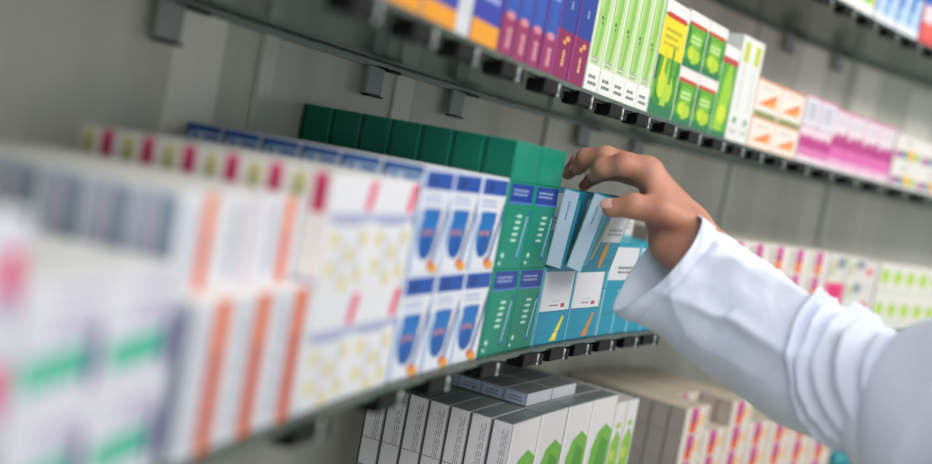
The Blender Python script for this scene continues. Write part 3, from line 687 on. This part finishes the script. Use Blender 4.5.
# --- lab coat: sleeve, cuff, shoulder and trunk as one garment
def catmull(pts, t):
    n = len(pts)-1; i = min(int(t*n), n-1); f = t*n-i
    p = [np.array(pts[max(0, min(n, i+k))], float) for k in (-1, 0, 1, 2)]
    return .5*((2*p[1])+(-p[0]+p[2])*f+(2*p[0]-5*p[1]+4*p[2]-p[3])*f*f+(-p[0]+3*p[1]-3*p[2]+p[3])*f**3)
coat_v, coat_f = [], []
def tube(ctrl, nu, nv, disp, close_end=False, axis2=None):
    """ctrl rows: x y z, half width across the view, half depth, skew of the ring along its axis"""
    base = len(coat_v)
    for i in range(nu+1):
        t = i/nu
        q = catmull(ctrl, t); q2 = catmull(ctrl, min(1, t+.01)); q1 = catmull(ctrl, max(0, t-.01))
        tan = Vector(q2[:3]-q1[:3]).normalized()
        yv = axis2 or Vector((0, 1, 0))
        e1 = yv.cross(tan).normalized(); e2 = tan.cross(e1).normalized()
        for j in range(nv):
            a = 2*math.pi*j/nv
            ca, sa = math.cos(a), math.sin(a)
            k = disp(t, a, Vector(q[:3])+e1*ca*q[3]+e2*sa*q[4])
            sk = q[5]
            p = Vector(q[:3])+e1*ca*(q[3]+k)+e2*sa*(q[4]+k)
            if sk: p += tan*sk*(-(e2.y*sa))*math.exp(-t/.09)
            coat_v.append(p)
    for i in range(nu):
        for j in range(nv):
            a = base+i*nv+j; b = base+i*nv+(j+1) % nv
            coat_f.append((a, b, b+nv, a+nv))
    if close_end:
        c = len(coat_v); coat_v.append(sum((coat_v[base+nu*nv+j] for j in range(nv)), Vector())/nv)
        for j in range(nv): coat_f.append((base+nu*nv+j, base+nu*nv+(j+1) % nv, c))
    return base
def row(px, py, y, a, b, sk=0.0):
    p = at(px, py, y); return (p.x, p.y, p.z, a, b, sk)
def gs(x, m, s): return math.exp(-((x-m)/s)**2)
def fold(x, m, s):
    # sharp crested cloth fold
    return math.exp(-abs((x-m)/s)**1.4)
def sleeve_disp(t, a, p):
    # a: 0 is the upper silhouette? (e1), pi the lower; -y side faces the camera
    c = noise.noise(Vector((p.x*9, p.y*9, p.z*9)))*.0045
    c += noise.noise(Vector((p.x*24+p.z*14, p.y*10, p.z*8-p.x*4)))*.0030
    # ring folds bunched at the inside of the elbow
    q = .5-.5*math.cos(a-math.pi)
    t0 = .585+.27*q+.02*noise.noise(p*9); sp = .092*(1-.55*q)
    for kk in range(5):
        am = (.013, .011, .012, .010, .009)[kk]*(1-.5*q)*(1+.9*noise.noise(p*13+Vector((kk*3.1, 0, 0))))
        c += am*(fold(t, t0+kk*sp, sp*.26)-.25*fold(t, t0+(kk+.5)*sp, sp*.3))
    c -= .004*max(0, (t-.6)/.4)
    c += .0045*(1-2*abs(noise.noise(Vector((p.x*16+p.z*13, p.y*7, p.z*6-p.x*7))))) - .0025
    c += .0022*(1-2*abs(noise.noise(Vector((p.x*34-p.z*22, p.y*12, p.z*16+p.x*10)))))
    # long diagonal drag folds down the forearm
    for (m0, sl, s_, am) in ((.2, 1.7, .14, .0050), (.9, 1.5, .12, .0042), (1.8, 1.1, .14, .0045), (4.4, -1.6, .16, .006), (5.3, -1.2, .13, .0048), (3.4, -.9, .15, .005)):
        dd = (a-m0-sl*t+math.pi) % (2*math.pi)-math.pi
        c += 1.7*am*fold(dd, 0, s_)*math.exp(-((t-.45)/.32)**2)
    # hem thickness of the cuff
    c += .0010*(1 if t < .075 else 0)-.0016*gs(t, .085, .010)
    # flared corner of the cuff
    c += .016*gs(t, 0, .10)*gs(((a-.0+math.pi) % (2*math.pi)-math.pi), 0, .55)*CORNER
    return c
CORNER = 1.0
fore = [row(662, 256, 1.170, .058, .046, .022), row(690, 280, 1.160, .061, .052, .022), row(716, 303, 1.145, .061, .055, .022), row(745, 327, 1.125, .059, .058, .022),
        row(775, 350, 1.095, .057, .060, .03), row(805, 367, 1.070, .057, .062, .03), row(837, 378, 1.045, .058, .062, .03), row(868, 388, 1.015, .058, .058, .03), row(900, 395, .99, .052, .05, .03)]
b0 = tube(fore, 190, 150, sleeve_disp)
# lining: the cuff edge turned in
nv = 150; inner = []
cen = Vector(fore[0][:3])
for ringi, (sc, dv) in enumerate(((.965, 0), (.95, 10), (.93, 26), (.80, 44))):
    ids = []
    for j in range(nv):
        src = coat_v[b0+dv*nv+j] if dv else coat_v[b0+j]
        cc = Vector(catmull(fore, dv/190)[:3])
        ids.append(len(coat_v)); coat_v.append(cc+(src-cc)*sc)
    inner.append(ids)
prev = [b0+j for j in range(nv)]
for ids in inner:
    for j in range(nv): coat_f.append((prev[(j+1) % nv], prev[j], ids[j], ids[(j+1) % nv]))
    prev = ids
# upper arm, nearer the viewer, swelling into the trunk
def upper_disp(t, a, p):
    c = noise.noise(Vector((p.x*7, p.y*7, p.z*5)))*.010+noise.noise(Vector((p.x*26, p.y*16, p.z*5)))*.0042
    w_ = t+.03*math.sin(a*2+1)
    c += .009*(fold(w_, .12, .03)*math.cos(a+.4)+fold(w_, .24, .03)*math.cos(a*2)+.8*fold(w_, .38, .04)*math.sin(a))*(1-t)
    c += .007*(1-2*abs(noise.noise(Vector((p.x*18, p.y*9, p.z*4+p.x*5)))))
    return c
upper = [row(888, 400, 1.010, .020, .020), row(891, 403, 1.005, .055, .048), row(903, 409, .99, .075, .060), row(930, 418, .965, .088, .066), row(970, 430, .945, .098, .072), row(1010, 425, .935, .100, .075), row(1045, 410, .925, .098, .08), row(1080, 405, .90, .090, .07), row(1100, 405, .89, .03, .03)]
tube(upper, 110, 110, upper_disp, True)
def trunk_disp(t, a, p):
    return noise.noise(Vector((p.x*7, p.y*7, p.z*2.2)))*.012+.006*math.sin(a*9+2*math.sin(t*5))*t
zt_ = zs+.10
trunk = [(bx, by, zt_-.012, .064, .066, 0), (bx, by, zt_, .074, .076, 0), (bx, by, zt_-.03, .082, .095, 0), (bx, by, zs+.045, .105, .165, 0), (bx, by, zs-.02, .128, .205, 0), (bx, by, zs-.15, .135, .200, 0), (bx, by, zs-.33, .135, .19, 0), (bx, by, zs-.50, .15, .21, 0), (bx, by, zs-.68, .17, .235, 0)]
tube([tuple(r) for r in trunk], 120, 120, trunk_disp)
left_arm = [(*T(0, -.13, zs+.045), .008, .008, 0), (*T(0, -.145, zs+.035), .045, .045, 0), (*T(.015, -.20, zs-.10), .068, .068, 0), (*T(.03, -.24, zs-.30), .060, .060, 0), (*T(.0, -.247, zs-.45), .054, .054, 0), (*T(-.02, -.25, zs-.555), .052, .052, 0)]
tube(left_arm, 60, 60, lambda t, a, p: noise.noise(p*12)*.008)
me = bpy.data.meshes.new('lab_coat'); me.from_pydata([tuple(v) for v in coat_v], [], coat_f)
def cloth_material():
    m = bpy.data.materials.new('white_coat_cotton'); m.use_nodes = True
    nt = m.node_tree; b = nt.nodes['Principled BSDF']
    b.inputs['Base Color'].default_value = hexc('dde3f2'); b.inputs['Roughness'].default_value = .85
    b.inputs['Sheen Weight'].default_value = .15
    tc = nt.nodes.new('ShaderNodeTexCoord'); wv = nt.nodes.new('ShaderNodeTexNoise'); wv.inputs['Scale'].default_value = 900
    n2 = nt.nodes.new('ShaderNodeTexNoise'); n2.inputs['Scale'].default_value = 16; n2.inputs['Detail'].default_value = 4; n2.inputs['Distortion'].default_value = .8
    nt.links.new(tc.outputs['Object'], wv.inputs['Vector']); nt.links.new(tc.outputs['Object'], n2.inputs['Vector'])
    b1 = nt.nodes.new('ShaderNodeBump'); b1.inputs['Strength'].default_value = .15; b1.inputs['Distance'].default_value = .0005
    b2 = nt.nodes.new('ShaderNodeBump'); b2.inputs['Strength'].default_value = .35; b2.inputs['Distance'].default_value = .008
    nt.links.new(wv.outputs['Fac'], b1.inputs['Height']); nt.links.new(n2.outputs['Fac'], b2.inputs['Height'])
    nt.links.new(b1.outputs['Normal'], b2.inputs['Normal']); nt.links.new(b2.outputs['Normal'], b.inputs['Normal'])
    return m
CLOTH = cloth_material()
coat = child('lab_coat', me, [CLOTH])

# trousers, shoes and hair, out of the frame but part of the figure
def net_child(name, caps, k, h, m):
    l = [min(min(a[i], b[i])-max(ra, rb) for a, b, ra, rb in caps)-.02 for i in range(3)]; u = [max(max(a[i], b[i])+max(ra, rb) for a, b, ra, rb in caps)+.02 for i in range(3)]
    v, f = surface_net(capsules_sdf(caps, k), l, u, h)
    me = bpy.data.meshes.new(name); me.from_pydata(v.tolist(), [], f.tolist()); return child(name, me, [m])
net_child('trousers', [(T(0, .08, zs-.45), T(0, .09, .50), .11, .078), (T(0, -.08, zs-.45), T(0, -.09, .50), .11, .078), (T(0, .09, .50), T(.01, .09, .12), .076, .06), (T(0, -.09, .50), T(.01, -.09, .12), .076, .06)], .01, .013, mat('2c3340', .8, name='trouser_cloth'))
for sgn in (1, -1):
    net_child('shoe', [(T(.03, .09*sgn, .055), T(-.06, .095*sgn, .05), .05, .046), (T(-.06, .095*sgn, .05), T(-.15, .10*sgn, .045), .046, .040)], .01, .009, mat('1c1c1e', .4, name='shoe_leather'))
net_child('hair', [(T(.028, 0, zs+.268), T(-.012, 0, zs+.285), .086, .076), (T(.045, 0, zs+.235), T(.045, 0, zs+.175), .072, .052), (T(.02, .040, zs+.262), T(.02, -.040, zs+.262), .055, .055)], .01, .007, mat('2a1d16', .6, name='dark_hair'))
for sgn in (1, -1):
    bm = bmesh.new(); bmesh.ops.create_uvsphere(bm, u_segments=16, v_segments=10, radius=.0115, matrix=Matrix.Translation(T(-.0772, .033*sgn, zs+.229)))
    m2 = bpy.data.meshes.new('eye'); bm.to_mesh(m2); bm.free(); ey = child('eye', m2, [mat('cfc8c2', .25, name='eye_white')])
    bm = bmesh.new(); bmesh.ops.create_uvsphere(bm, u_segments=14, v_segments=8, radius=.0056, matrix=Matrix.Translation(T(-.0838, .033*sgn, zs+.228)))
    m2 = bpy.data.meshes.new('iris'); bm.to_mesh(m2); bm.free(); io = child('iris', m2, [mat('2b1c12', .2, name='brown_iris')]); io.parent = ey; io.matrix_parent_inverse = Matrix.Identity(4)
    net_child('eyebrow', [(T(-.0935, .018*sgn, zs+.256), T(-.084, .050*sgn, zs+.256), .0038, .003)], .002, .002, mat('2a1d16', .6, name='dark_hair'))
bm = bmesh.new(); bmesh.ops.create_uvsphere(bm, u_segments=16, v_segments=8, radius=1)
for v in bm.verts: v.co = Vector((v.co.x*.006-.0955, v.co.y*.024, v.co.z*.0055+zs+.160))+Vector((bx, by, 0))
m2 = bpy.data.meshes.new('mouth'); bm.to_mesh(m2); bm.free(); child('mouth', m2, [mat('a85c54', .45, name='lips')])
